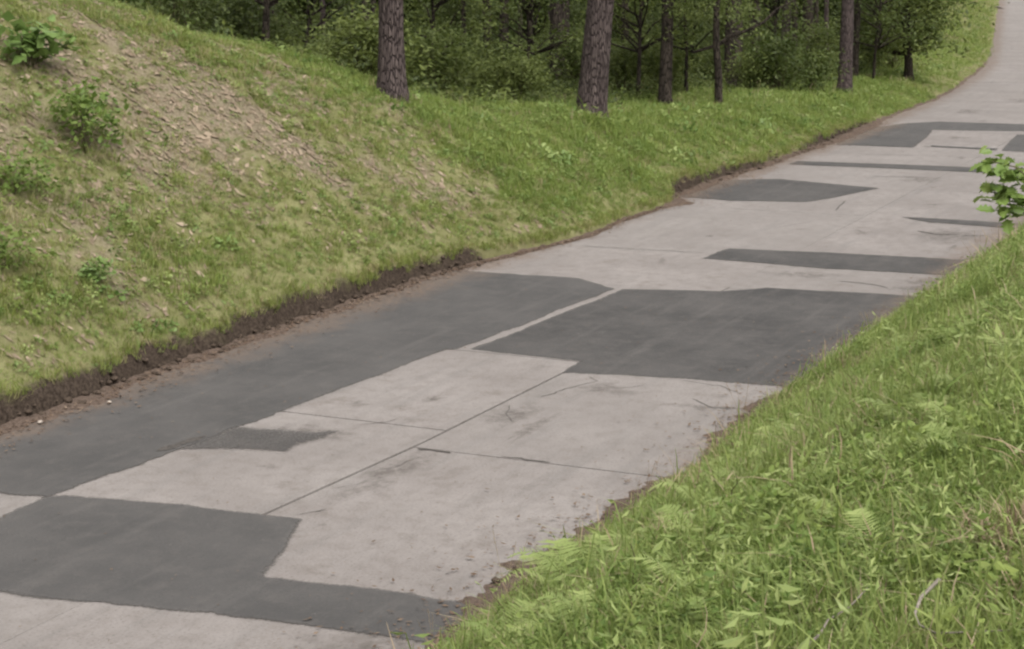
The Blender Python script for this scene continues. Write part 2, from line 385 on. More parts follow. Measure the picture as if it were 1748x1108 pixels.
def ragged(poly, step=.12, amp=.016, seed=0):
    r = np.random.default_rng(seed); out = []
    for (a, b) in zip(poly, poly[1:] + poly[:1]):
        a = np.array(a); b = np.array(b); n = max(2, int(np.linalg.norm(b - a) / step)); nn = np.array([-(b - a)[1], (b - a)[0]]); nn /= np.linalg.norm(nn) + 1e-9
        off = np.cumsum(r.normal(0, amp * .5, n)); off -= np.linspace(0, off[-1], n); off += r.normal(0, amp * .35, n)
        for k in range(n): out.append(a + (b - a) * k / n + nn * off[k] * (0 if k == 0 else 1))
    return out
def sheet(name, poly, z0, thick, mat, seed=0, step=.12, amp=.016, feather=.05, amax=1.):
    """a patch laid on the slabs, its rim thinning out to nothing over the feather width"""
    area = sum(p[0] * q[1] - q[0] * p[1] for p, q in zip(poly, poly[1:] + poly[:1]))
    if area > 0: poly = poly[::-1]                         # (s, v) is left-handed seen from above
    p = np.array(ragged(poly, step, amp, seed)); n = len(p)
    t = np.roll(p, -2, 0) - np.roll(p, 2, 0); t /= np.linalg.norm(t, axis=1)[:, None] + 1e-9
    nn = np.stack([-t[:, 1], t[:, 0]], -1)                 # outwards
    r = np.random.default_rng(seed + 900); fw = feather * (.5 + 1.0 * (vnoise(np.arange(n) * .35, np.full(n, seed + .5)) * .5 + .5))[:, None]
    q = [p + nn * fw * .6, p, p - nn * fw * .6]; z = [z0 - .001, z0 + thick * .6, z0 + thick]
    def pts(w, zz): x, y = road_xy(w[:, 0], w[:, 1]); return np.stack([x, y, np.full(n, zz)], -1)
    v = np.concatenate([pts(w, zz) for w, zz in zip(q, z)])
    faces = [list(range(2 * n, 3 * n))] + [[k * n + i, k * n + (i + 1) % n, (k + 1) * n + (i + 1) % n, (k + 1) * n + i] for k in range(2) for i in range(n)]
    me = mesh_from(v, faces, name, uv=np.concatenate(q), attrs={'alpha': np.repeat([0., .5 * amax, amax], n)})
    return link(name, me, road, mat)
PATCHES = [
    ([(-9.1, -.25), (-9.07, 1.64), (-9.0, 2.08), (-8.3, 2.12), (-7.3, 2.2), (-6.25, 2.25), (-4.2, 2.37), (-2.12, 2.48), (-2.05, 2.60), (.3, 2.74), (2.62, 2.83), (2.95, 2.40), (3.25, 2.0), (3.15, .4), (3.1, -.25)], 'long dark strip of asphalt along the eroded bank'),
    ([(-1.98, 2.76), (-1.0, 2.83), (.4, 2.87), (2.62, 2.95), (2.85, 3.6), (3.04, 4.29), (3.6, 4.8), (3.85, 7.42), (-2.33, 7.42), (-2.42, 5.6), (-2.58, 4.77), (-2.74, 4.27), (-2.05, 4.22)], 'broad dark asphalt patch reaching the right grass verge'),
    ([(-9.04, 2.07), (-8.91, 2.2), (-8.73, 3.21), (-8.66, 4.4), (-9.39, 4.69), (-10.0, 4.88), (-9.9, 5.57), (-9.9, 7.42), (-10.66, 7.42), (-10.70, 6.0), (-10.79, 5.04), (-11.05, 3.34), (-11.2, 2.12), (-9.9, 2.14)], 'stepped dark asphalt patch at the bottom of the view'),
    ([(-6.27, 2.22), (-6.16, 2.7), (-6.14, 3.06), (-5.98, 3.25), (-6.35, 3.27), (-6.62, 3.18), (-6.9, 3.2), (-7.0, 2.8), (-7.26, 2.19), (-6.8, 2.2)], 'small smeared asphalt tongue on the pale slab'),
    ([(5.77, 3.13), (6.94, 3.2), (7.2, 5.0), (7.4, 7.42), (5.85, 7.42), (5.63, 5.06)], 'dark asphalt bar across the right lane'),
    ([(16.5, .2), (17.15, 1.15), (16.33, 3.55), (14.9, 3.2), (13.45, 2.73), (13.03, 1.35), (13.2, .2)], 'pointed asphalt patch coming out of the leaf litter'),
    ([(11.99, 4.96), (12.0, 7.3), (11.3, 7.3), (11.45, 5.6)], 'thin asphalt bar beside the right verge'),
    ([(21.1, .5), (21.3, 3.0), (21.45, 7.3), (20.4, 7.3), (20.35, 3.0), (20.3, .5)], 'narrow asphalt strip across the whole road'),
    ([(25.65, .3), (31.5, .1), (33.2, .5), (34.4, 1.4), (34.4, 7.3), (31.9, 7.3), (31.9, 4.25), (31.4, 1.75), (25.7, 2.35)], 'far angled asphalt patch'),
    ([(30.7, 4.25), (30.5, 7.3), (25.2, 7.3), (25.8, 4.6)], 'far asphalt patch at the edge of the view'),
    ([(26.4, 2.67), (26.28, 4.4), (25.85, 4.45), (26.1, 2.74)], 'thin dark sealed joint far up the road'),
]
for i, (poly, lab) in enumerate(PATCHES):
    props(sheet('asphalt_patch', poly, .004, .004 + .0009 * i, MAT['asphalt'], 20 + i, .10, .02, .17 if i == 3 else .09 if i < 5 else .12, .60 if i == 3 else 1.), lab)
def ribbon(name, pts, w, mat, seed, z=.006, jit=.03):
    r = np.random.default_rng(seed); P_ = []
    for a, b in zip(pts[:-1], pts[1:]):
        a = np.array(a, float); b = np.array(b, float); n = max(2, int(np.linalg.norm(b - a) / .08))
        for k in range(n): P_.append(a + (b - a) * k / n + r.normal(0, jit * .4, 2))
    P_.append(np.array(pts[-1], float)); P_ = np.array(P_)
    t = np.gradient(P_, axis=0); t /= np.linalg.norm(t, axis=1)[:, None] + 1e-9; nn = np.stack([-t[:, 1], t[:, 0]], -1)
    ww = (w * (.6 + .8 * r.random(len(P_))))[:, None] / 2; ww[0] *= .2; ww[-1] *= .2
    A = P_ + nn * ww; B = P_ - nn * ww; q = np.concatenate([A, B]); n = len(P_)
    x, y = road_xy(q[:, 0], q[:, 1]); i = np.arange(n - 1)
    f = np.stack([i, i + 1, n + i + 1, n + i], -1)
    return link(name, mesh_from(np.stack([x, y, np.full(2 * n, z)], -1), f, name, uv=q), road, mat)
CRACKS = [
    ([(-2.75, 4.6), (-2.95, 4.75), (-3.35, 4.62), (-3.9, 4.5)], .014), ([(-2.9, 5.35), (-3.2, 5.1)], .008), ([(-2.5, 5.6), (-2.62, 6.1), (-2.9, 6.4)], .010),
    ([(-6.27, 4.22), (-6.30, 4.62)], .05), ([(-6.2, 5.1), (-6.22, 5.6)], .025), ([(-7.3, 4.2), (-6.9, 4.36), (-6.5, 4.42)], .006), ([(-7.8, 4.2), (-7.5, 4.35)], .005),
    ([(-4.35, 4.35), (-4.7, 4.45), (-5.0, 4.7)], .012), ([(-11.3, 2.3), (-11.7, 2.5), (-12.2, 2.4)], .014), ([(-11.4, 3.0), (-11.8, 2.8), (-12.4, 2.9)], .012),
    ([(-3.3, 6.0), (-3.6, 6.3), (-3.5, 6.7)], .02), ([(6.2, .9), (6.3, 2.0), (6.35, 3.0)], .02), ([(10.3, 5.6), (10.0, 5.95), (10.1, 6.3)], .05), ([(10.0, 6.4), (10.3, 6.9)], .03),
    ([(-5.75, 3.3), (-5.5, 3.5), (-5.3, 3.55)], .012), ([(-4.55, 3.3), (-4.45, 3.5), (-4.3, 3.6)], .006), ([(12.4, 3.6), (14.0, 3.4)], .02), ([(2.2, 5.0), (1.2, 5.4)], .008),
    ([(4.6, 5.6), (4.5, 6.1), (4.3, 6.4)], .03), ([(-8.6, 4.3), (-8.3, 4.45)], .012), ([(18.5, 2.9), (18.9, 4.1)], .035), ([(23.4, 1.5), (23.7, 3.4)], .03), ([(44, 1.2), (44.4, 3.6)], .05), ([(50.5, 2.0), (51, 5.6)], .05),
]
for i, (pts, w) in enumerate(CRACKS): ribbon('crack', pts, w, MAT['crack'], 60 + i)
ribbon('tar_seam', [(-6.73, 2.17), (-7.05, 2.12), (-7.40, 2.07)], .10, MAT['base'], 91, .0118, .012)
def stain(s0, v0, rs, rv, rot=0., seed=0):
    n = 20; a = np.linspace(0, 2 * np.pi, n, endpoint=False); rr = np.linspace(0, 1, 6)
    A, R_ = np.meshgrid(a, rr, indexing='ij'); r = np.random.default_rng(seed)
    wob = 1 + .25 * r.normal(size=(n, 1))
    ds = R_ * np.cos(A) * rs * wob; dv = R_ * np.sin(A) * rv * wob
    s = s0 + ds * math.cos(rot) - dv * math.sin(rot); v = v0 + ds * math.sin(rot) + dv * math.cos(rot)
    x, y = road_xy(s, v); i = np.arange(n)[:, None] * 6 + np.arange(5)[None, :]; j = ((np.arange(n) + 1) % n)[:, None] * 6 + np.arange(5)[None, :]
    f = np.stack([i, j, j + 1, i + 1], -1).reshape(-1, 4)
    me = mesh_from(np.stack([x, y, np.full_like(x, .0055 + .0004 * (seed % 5))], -1).reshape(-1, 3), f, 'stain', uv=np.stack([s, v], -1).reshape(-1, 2), attrs={'alpha': (1 - R_ ** 1.5).ravel()})
    return link('stain', me, road, MAT['stain'])
for i, (s0, v0, rs, rv) in enumerate([(-4.96, 2.86, .16, .17), (-4.46, 3.47, .25, .10), (-3.25, 5.0, .30, .34), (-3.64, 6.2, .16, .35), (4.98, 6.9, .4, .5), (4.4, 6.7, .3, .3), (4.93, 5.06, .35, .6), (10.1, 6.2, .9, .7),
                                      (-7.4, 3.34, .07, .12), (-8.72, 4.64, .05, .05), (18.3, 4.0, .8, .5), (29, 2.9, .5, .4), (-6.2, 3.0, .35, .5), (39, 1.5, 1.5, .5), (45, 3.0, 1.5, .9), (-4.7, 4.55, .6, .3), (-7.2, 4.4, .8, .25)]):
    stain(s0, v0, rs, rv, 0, 200 + i)
rs_ = np.random.default_rng(64)
for i in range(34):
    stain(rs_.uniform(-12, 40), rs_.uniform(2.4, 6.6), abs(rs_.normal(0, .28)) + .04, abs(rs_.normal(0, .14)) + .03, rs_.normal(0, .3), 240 + i)
# separate strip added for the road's own left bend far up the hill
sa = np.linspace(0, 1, 12)
x0, y0 = road_xy(131., -1.2); x1, y1 = x0 - 16, y0 + 13
side = []
for q in sa:
    for w in (-1, 1):
        x = x0 + (x1 - x0) * q; y = y0 + (y1 - y0) * q + w * 2.3
        side.append((x, y, float(ground_at(x, y)) + .30 if q > .1 else float(rise(131.)) + .02))
lane = link('side_lane', mesh_from(np.array(side), grid_faces(12, 2)[:, ::-1], 'side_lane', uv=np.array([(3.0 + i, 3.5) for i in range(24)])), mat=MAT['concrete']); props(lane, kind='structure')

# ------------------------------------------------------------------ loose matter along the edges
def litter_mesh(bank=False):
    r = np.random.default_rng(21); B = Bag()
    def strew(s, v, size, z):
        n = len(s); x, y = road_xy(s, v); a = r.random(n) * 6.28; l = size * (.6 + .9 * r.random(n)); w = l * (.15 + .5 * r.random(n))
        c = np.stack([x, y, z], -1); d = np.stack([np.cos(a), np.sin(a), r.normal(0, .25, n)], -1) * l[:, None]; e = np.stack([-np.sin(a), np.cos(a), r.normal(0, .25, n)], -1) * w[:, None]
        q = np.stack([c - d, c - e * .9, c + d * 1.1, c + e], 1).reshape(-1, 3); q[:, 2] = (ground_at(q[:, 0], q[:, 1]) + .012 + .02 * r.random(4 * n)) if bank else np.maximum(q[:, 2], np.repeat(z, 4) - .002)
        B.add(q, np.arange(4 * n).reshape(n, 4), np.repeat(r.random(n), 4))
    if bank:
        n = 26000; s = r.uniform(-9, 12, n); t = r.uniform(.3, 8, n); k = bare_mask(s, t) > r.random(n) * .9; s, t = s[k], t[k]; v = edge_left(s) - t
        strew(s, v, .05, ground_z(s, v) + .014 + .02 * r.random(len(s)))
        return B.mesh('leaf_litter')
    n = 9000; s = r.uniform(-13, 34, n); heavy = np.interp(s, [-13, 2, 5, 11, 12.5, 17, 20, 25, 28, 33, 34], [.45, .40, .12, .12, .75, .65, .30, .40, .8, .7, .2])
    v = edge_left(s) + r.exponential(1, n) * heavy * .42 - .05; strew(s, v, .022, np.full(n, .022) + .01 * r.random(n))
    n = 5200; s = r.uniform(-13, 8, n); v = edge_right(s) - r.exponential(1, n) * np.interp(s, [-13, -10.5, -9, -8, -7, -4, 6], [.2, .28, .38, .30, .16, .18, .12]) + .05
    strew(s, v, .02, np.full(n, .020) + .01 * r.random(n))
    n = 1300; s = r.uniform(-14, 30, n); v = r.uniform(.1, 6.9, n); strew(s, v, .012, np.full(n, .019))
    return B.mesh('leaf_litter')
props(link('leaf_litter', litter_mesh(True), mat=MAT['bank_litter']), 'pale brown dead leaves strewn between the weeds of the left bank', 'leaf litter', kind='stuff')
props(link('leaf_litter', litter_mesh(), mat=MAT['litter']), 'scattered brown dead leaves and pine needles along the road edges', 'leaf litter', kind='stuff')

def wedge(s0, s1, left, wfun, h, name, mat, label, cat):
    """a low bank of needles or soil lying on the road edge, running out to nothing"""
    s = np.arange(s0, s1, .07); q = np.linspace(0, 1, 14); S_, Q = np.meshgrid(s, q, indexing='ij')
    w = wfun(S_)
    V_ = (edge_left(S_) - .12 + Q * w) if left else (edge_right(S_) + .12 - Q * w)
    z = h * (1 - Q) ** 1.3 + .016 * fbm(S_ * 5, V_ * 5, 3) * (1 - .4 * Q) + .010 * fbm(S_ * 14, V_ * 14, 2) + .012 - .035 * Q ** 2
    x, y = road_xy(S_, V_); f = grid_faces(*S_.shape); f = f if not left else f[:, ::-1]
    o = link(name, mesh_from(np.stack([x, y, z + rise(S_)], -1).reshape(-1, 3), f, name, smooth=True), mat=mat)
    return props(o, label, cat, kind='stuff')
wl = lambda s: np.interp(s, [-14, -7, -3, 1, 3, 4.5, 6, 11.5, 12.5, 15, 18, 24, 27, 32, 36, 60], [.75, .62, .55, .55, .40, .35, .25, .30, .85, .80, .5, .5, .95, .85, .30, .25]) * (.72 + .4 * fbm(s * 1.3, 5.5, 3))
wedge(-14, 75, True, wl, .035, 'needle_litter', MAT['needles'], 'reddish brown pine needle litter banked along the left road edge', 'litter')
wr = lambda s: np.interp(s, [-14, -10.9, -9.9, -9.0, -8.3, -7.4, -5, -4, -2.8, -2.2, 5], [.22, .28, .70, .80, .60, .45, .48, .40, .62, .35, .30]) * (1 + .4 * fbm(s * 1.5, 1.5, 3))
wedge(-14, 8, False, wr, .03, 'washed_soil', MAT['needles'], 'brown soil washed onto the right road edge below the grass', 'soil')

def lump(seed, flat=.7):
    r = np.random.default_rng(seed); a = np.linspace(0, 2 * np.pi, 8, endpoint=False); v = [(0, 0, flat * (1 + r.normal(0, .1)))]
    for zc, rc in ((.62, .72), (.1, 1.0), (-.4, .75)):
        for t in a + zc: v.append((rc * math.cos(t) * (1 + r.normal(0, .16)), rc * math.sin(t) * (1 + r.normal(0, .16)), zc * flat * (1 + r.normal(0, .15))))
    v.append((0, 0, -.5 * flat)); f = []
    for j in range(8): f.append([0, 1 + j, 1 + (j + 1) % 8])
    for k in range(2):
        for j in range(8): f.append([1 + 8 * k + j, 9 + 8 * k + j, 9 + 8 * k + (j + 1) % 8, 1 + 8 * k + (j + 1) % 8])
    for j in range(8): f.append([25, 17 + (j + 1) % 8, 17 + j])
    return v, f
def lump_thing(name, s, v, size, mat, label, cat, seed, group=None, flat=.7):
    vv, ff = lump(seed, flat); x, y = road_xy(s, v); g = float(ground_z(s, v)) if (v < edge_left(s) or v > edge_right(s)) else 0.02
    o = link(name, mesh_from(np.array(vv) * size, ff, name, smooth=True), mat=mat); o.location = (x, y, g + size * flat * .35); o.rotation_euler = (0, 0, seed)
    return props(o, label, cat, group)
# clods that broke off the eroded edge: too many and small to count
B = Bag(); r = np.random.default_rng(8)
for k in range(700):
    s = r.uniform(-13, 32); c = float(cut_height(s))
    if c < .09: continue
    v = float(edge_left(s)) + r.normal(-.01, .05); vv, ff = lump(k, .7); sz = r.uniform(.012, .055)
    x, y = road_xy(s, v); z = .02 + max(0, (float(edge_left(s)) - v)) * r.uniform(0, 2.2)
    q = np.array(vv) * sz + np.array([x, y, z]); fq = np.array([f if len(f) == 4 else [f[0], f[1], f[2], f[2]] for f in ff])
    B.v.append(q); B.t.append(np.zeros(len(q))); B.f.append([[i + B.n for i in f] for f in ff]); B.n += len(q)
me = mesh_from(np.concatenate(B.v), sum(B.f, []), 'soil_crumbs', smooth=True)
props(link('soil_crumbs', me, mat=MAT['soil']), 'dark crumbs of earth under the eroded left bank edge', 'soil', kind='stuff')
lump_thing('soil_clod', -9.41, 6.52, .034, MAT['soil'], 'dark earth clod farthest out on the pale concrete at lower right', 'clod', 3)
lump_thing('soil_clod', -9.12, 6.56, .040, MAT['soil'], 'dark earth clod beside the washed soil, nearer the grass', 'clod', 4)
lump_thing('stone', -14.86, 10.93, .055, MAT['stone'], 'pale pinkish stone beside the dry brown grass tuft', 'stone', 5, flat=.6)
lump_thing('stone', -7.03, .40, .030, MAT['stone'], 'small pale stone in the needles, far left road edge', 'stone', 6)
lump_thing('stone', -6.04, .50, .024, MAT['stone'], 'smaller pale stone in the needles under the eroded bank', 'stone', 7)

# ------------------------------------------------------------------ plant pieces
def leaf_quads(c, nrm_tilt, size, r, ratio=.55, az=None):
    """pointed folded leaves: 4 corners each"""
    n = len(c); az = r.random(n) * 6.28 if az is None else az; pit = r.normal(-.15, nrm_tilt, n); rol = r.normal(0, nrm_tilt, n)
    d = np.stack([np.cos(az) * np.cos(pit), np.sin(az) * np.cos(pit), np.sin(pit)], -1)
    e = np.stack([-np.sin(az) * np.cos(rol), np.cos(az) * np.cos(rol), np.sin(rol)], -1)
    l = (size * (.6 + .8 * r.random(n)))[:, None]; w = l * ratio
    up = np.cross(d, e) * l * .12
    return np.stack([c, c + d * l * .5 + e * w * .5 - up, c + d * l, c + d * l * .5 - e * w * .5 - up], 1).reshape(-1, 3), np.arange(4 * n).reshape(n, 4)
def grass_tuft(seed, n=16, h=.26, spread=.05, wid=.005, lean=.5):
    r = np.random.default_rng(seed); B = Bag()
    for k in range(n):
        a = r.random() * 6.28; hh = h * r.uniform(.45, 1.1); ln = abs(r.normal(0, lean)) + .08; b = np.array([r.normal(0, spread), r.normal(0, spread), -.02])
        d = np.array([math.cos(a), math.sin(a), 0]); e = np.array([-math.sin(a), math.cos(a), 0]) * wid * r.uniform(.7, 1.3)
        p = [b + d * hh * ln * t ** 2 * (.9) + np.array([0, 0, hh * (t - .35 * ln * t ** 2.2) + .0]) for t in (0, .38, .72, 1.0)]
        w = [1, .95, .65, .12]; v = []
        for q, ww in zip(p, w): v += [q - e * ww, q + e * ww]
        B.add(v, [[0, 1, 3, 2], [2, 3, 5, 4], [4, 5, 7, 6]], r.random())
    return B.mesh('tuft')
def herb_clump(seed, n=26, h=.20, rad=.12, size=.06, ratio=.55):
    r = np.random.default_rng(seed); B = Bag(); a = r.random(n) * 6.28; q = np.sqrt(r.random(n)) * rad; z = h * (1 - (q / rad) ** 2 * .6) * r.uniform(.35, 1.05, n)
    c = np.stack([np.cos(a) * q, np.sin(a) * q, z], -1); v, f = leaf_quads(c, .45, size, r, ratio); B.add(v, f, np.repeat(r.random(n), 4))
    for k in range(6):
        p = c[k]; e = np.array([.0025, .0025, 0]); B.add([np.array([0, 0, -.02]) - e, np.array([0, 0, -.02]) + e, p + e * .5, p - e * .5], [[0, 1, 2, 3]], .1)
    return B.mesh('herb')
def stalk(seed, h=.6):
    r = np.random.default_rng(seed); B = Bag()
    for k in range(3):
        b = np.array([r.normal(0, .03), r.normal(0, .03), -.02]); top = b + np.array([r.normal(0, .10), r.normal(0, .10), h * r.uniform(.7, 1.1)]); mid = (b + top) / 2 + r.normal(0, .015, 3)
        v, f = tube([b, mid, top], [.0022, .0018, .0014], 3); B.add(v, f, .2)
        n = 14; t = r.uniform(.75, 1, n)[:, None]; c = mid + (top - mid) * (2 * t - 1); v, f = leaf_quads(c, .8, .014, r, .3); B.add(v, f, np.repeat(r.random(n), 4))
    return B.mesh('stalk')
def piece(mesh, mat):
    mesh.materials.append(mat); return bpy.data.objects.new('piece', mesh)          # a source for scattering, not in the scene itself
def source(name, meshes):
    c = bpy.data.collections.new(name)
    for i, o in enumerate(meshes): o.name = '%s_%02d' % (name, i); c.objects.link(o)
    return c
def scatter(name, coll, pos, idx, scl, r, label, cat, tilt=.22):
    n = len(pos); me = bpy.data.meshes.new(name); me.vertices.add(n); me.vertices.foreach_set('co', np.asarray(pos, np.float32).ravel())
    rot = np.stack([r.normal(0, tilt, n), r.normal(0, tilt, n), r.random(n) * 6.28], -1)
    a = me.attributes.new('rot', 'FLOAT_VECTOR', 'POINT'); a.data.foreach_set('vector', rot.astype(np.float32).ravel())
    a = me.attributes.new('scl', 'FLOAT', 'POINT'); a.data.foreach_set('value', np.asarray(scl, np.float32))
    a = me.attributes.new('idx', 'INT', 'POINT'); a.data.foreach_set('value', np.asarray(idx, np.int32))
    me.update(); o = link(name, me)
    g = bpy.data.node_groups.new(name, 'GeometryNodeTree')
    g.interface.new_socket('Geometry', in_out='INPUT', socket_type='NodeSocketGeometry'); g.interface.new_socket('Geometry', in_out='OUTPUT', socket_type='NodeSocketGeometry')
    gi = g.nodes.new('NodeGroupInput'); go = g.nodes.new('NodeGroupOutput'); ip = g.nodes.new('GeometryNodeInstanceOnPoints'); ci = g.nodes.new('GeometryNodeCollectionInfo')
    ci.inputs['Collection'].default_value = coll; ci.inputs['Separate Children'].default_value = True; ci.inputs['Reset Children'].default_value = True
    def na(nm, ty):
        q = g.nodes.new('GeometryNodeInputNamedAttribute'); q.data_type = ty; q.inputs['Name'].default_value = nm; return q.outputs['Attribute']
    ip.inputs['Pick Instance'].default_value = True
    L = g.links.new; L(gi.outputs[0], ip.inputs['Points']); L(ci.outputs[0], ip.inputs['Instance']); L(na('idx', 'INT'), ip.inputs['Instance Index'])
    e2r = g.nodes.new('FunctionNodeEulerToRotation'); L(na('rot', 'FLOAT_VECTOR'), e2r.inputs[0]); L(e2r.outputs[0], ip.inputs['Rotation']); L(na('scl', 'FLOAT'), ip.inputs['Scale']); L(ip.outputs[0], go.inputs[0])
    md = o.modifiers.new('scatter', 'NODES'); md.node_group = g
    return props(o, label, cat, kind='stuff')
near_src = source('near_grass', [piece(grass_tuft(i, 17, .16, .055, .0030, .8), MAT['grass_b']) for i in range(6)]
                  + [piece(herb_clump(30 + i, 26, .15, .10, .026, .55), MAT['herb']) for i in range(3)]
                  + [piece(grass_tuft(40 + i, 12, .22, .06, .003, .9), MAT['straw']) for i in range(2)]
                  + [piece(stalk(50 + i), MAT['straw']) for i in range(2)] + [piece(herb_clump(60, 22, .20, .12, .045, .3), MAT['fern'])])
far_src = source('verge_grass', [piece(grass_tuft(70 + i, 18, .24, .09, .006, .6), MAT['grass']) for i in range(5)]
                 + [piece(herb_clump(80 + i, 22, .16, .14, .06, .6), MAT['herb']) for i in range(3)]
                 + [piece(grass_tuft(90 + i, 14, .16, .09, .005, 1.0), MAT['straw']) for i in range(2)] + [piece(stalk(95, .5), MAT['straw'])] + [piece(herb_clump(84 + i, 26, .20, .17, .075, .7), MAT[('maple_leaf', 'fern')[i]]) for i in range(2)]
                 + [piece(grass_tuft(75 + i, 18, .24, .09, .0055, .6), MAT['lush_grass']) for i in range(4)])
wood_src = source('wood_floor', [piece(herb_clump(100 + i, 40, .45, .34, .11, .6), MAT['wood_leaf']) for i in range(3)] + [piece(herb_clump(110 + i, 40, .5, .34, .12, .5), MAT['dark_leaf']) for i in range(2)]
                  + [piece(grass_tuft(120, 22, .4, .12, .008, .7), MAT['wood_leaf'])])
# right bank, close to the viewer
r = np.random.default_rng(31)
def pts(n, s0, s1, t0, t1, left, power=1.0):
    s = r.uniform(s0, s1, n); t = t0 + (t1 - t0) * r.random(n) ** power
    return s, t, (edge_left(s) - t if left else edge_right(s) + t)
P_, I_, C_ = [], [], []
def put(s, v, idx, scl, sink=0.):
    x, y = road_xy(s, v); P_.append(np.stack([x, y, ground_z(s, v) - sink], -1)); I_.append(idx); C_.append(scl)
def pick(n, table):
    k, w = zip(*table); w = np.array(w, float); return r.choice(np.array(k), n, p=w / w.sum())
for n, s0, s1, t1 in ((38000, -18.5, -8, 6.0), (22000, -8, 16, 6.5), (6000, 16, 60, 7)):
    s, t, v = pts(n, s0, s1, .02, t1, False)
    dens = sstep(-.75, .15, fbm(s * .8 + 40, v * .8, 3) + .35) ; keep = r.random(n) < .35 + .65 * dens; s, t, v = s[keep], t[keep], v[keep]; n = len(s)
    herb = fbm(s * .5 + 9, v * .5 + 2, 2) > .12
    idx = np.where(herb, pick(n, [(0, 3), (1, 3), (2, 3), (3, 2), (6, 3), (7, 3), (8, 3), (4, 3), (5, 3), (9, .4), (10, .4), (13, 2.5)]), pick(n, [(0, 4), (1, 4), (2, 4), (3, 4), (4, 4), (5, 4), (6, .6), (7, .6), (8, .6), (9, .6), (10, .6), (13, 1.0)]))
    put(s, v, idx, r.uniform(.55, 1.25, n) * (.45 + .55 * sstep(.1, 1.0, t)) * np.where(r.random(n) < .06, 1.6, 1))
s, t, v = pts(420, -12, 8, -.10, .35, False); put(s, v, pick(420, [(11, .2), (12, .2), (0, 6), (3, 6)]), r.uniform(.5, .9, 420))
scatter('grass', near_src, np.concatenate(P_), np.concatenate(I_), np.concatenate(C_), r, 'lush green grass and herbs on the near right bank', 'grass')
# left bank and verges
P_, I_, C_ = [], [], []
for n, s0, s1, t0, t1, left, sc in ((74000, -13, 14, .10, 9, True, .66), (30000, 14, 45, .08, 7, True, 1.0), (9000, 45, 150, .05, 9, True, 1.5), (4000, 60, 150, .05, 9, False, 1.6)):
    s, t, v = pts(n, s0, s1, t0, t1, left)
    if left:
        b = bare_mask(s, t); wm = wood_mask(s, t); keep = r.random(n) < np.clip(1.0 - .85 * b, .20, 1) * sstep(-.9, .1, fbm(s * 2.2, v * 2.2 + 4, 2) + .1) * (1 - .75 * wm) * np.where((s < 5) & (t < .3), .7, 1)
    else: b = np.zeros(n); keep = np.ones(n, bool)
    s, t, v, b = s[keep], t[keep], v[keep], b[keep]; n = len(s)
    idx = np.where(r.random(n) < .18 + .45 * b, pick(n, [(8, 1.6), (9, 1.6), (5, 1), (6, 1), (7, 1), (11, .5), (12, .5)]), pick(n, [(0, 4), (1, 4), (2, 4), (3, 4), (4, 4), (5, 1.2), (6, 1.2), (7, 1.2), (10, .12), (11, .5), (12, .6)]))
    lush = sstep(4, 9, s) * (1 - .3 * sstep(25, 40, s))
    green = np.maximum(sstep(3, 8, s), .55 * (1 - sstep(.5, 2.2, t))) * (r.random(n) < .85)
    idx = np.where((idx < 5) & (r.random(n) < green), 13 + r.integers(0, 4, n), idx)
    put(s, v, idx, r.uniform(.4, 1.0, n) * (1 + .5 * np.clip(fbm(s * .7 + 5, v * .7, 2), -.6, 1)) * np.where(r.random(n) < .05, 1.7, 1) * sc * (1 + .15 * lush * sstep(.5, 1.5, t)) * (1 - .35 * b) * np.where(t < .5, .7, 1))
# grass hanging over the eroded edge
n = 3600; s = r.uniform(-13, 33, n); v = edge_left(s) - r.uniform(.11, .22, n); k = r.random(n) < .25 + 1.2 * np.clip(fbm(s * 1.2, v * 0 + 3.3, 2), 0, 1); s, v = s[k], v[k]; put(s, v, pick(len(s), [(0, 2), (1, 2), (2, 2), (3, 2), (8, .5)]), r.uniform(.35, .7, len(s)))
scatter('grass', far_src, np.concatenate(P_), np.concatenate(I_), np.concatenate(C_), r, 'short grass and sparse weeds on the left bank and verge', 'grass')
# herbs on the shaded floor of the wood
P_, I_, C_ = [], [], []
s, t, v = pts(16000, 2, 110, 3, 50, True); keep = r.random(16000) < wood_mask(s, t); s, t, v = s[keep], t[keep], v[keep]; put(s, v, pick(len(s), [(0, 2), (1, 2), (2, 2), (3, 1), (4, 1), (5, 2)]), r.uniform(.5, 1.3, len(s)))
scatter('ground_cover', wood_src, np.concatenate(P_), np.concatenate(I_), np.concatenate(C_), r, 'low dark green herbs covering the floor of the pine wood', 'ground cover')

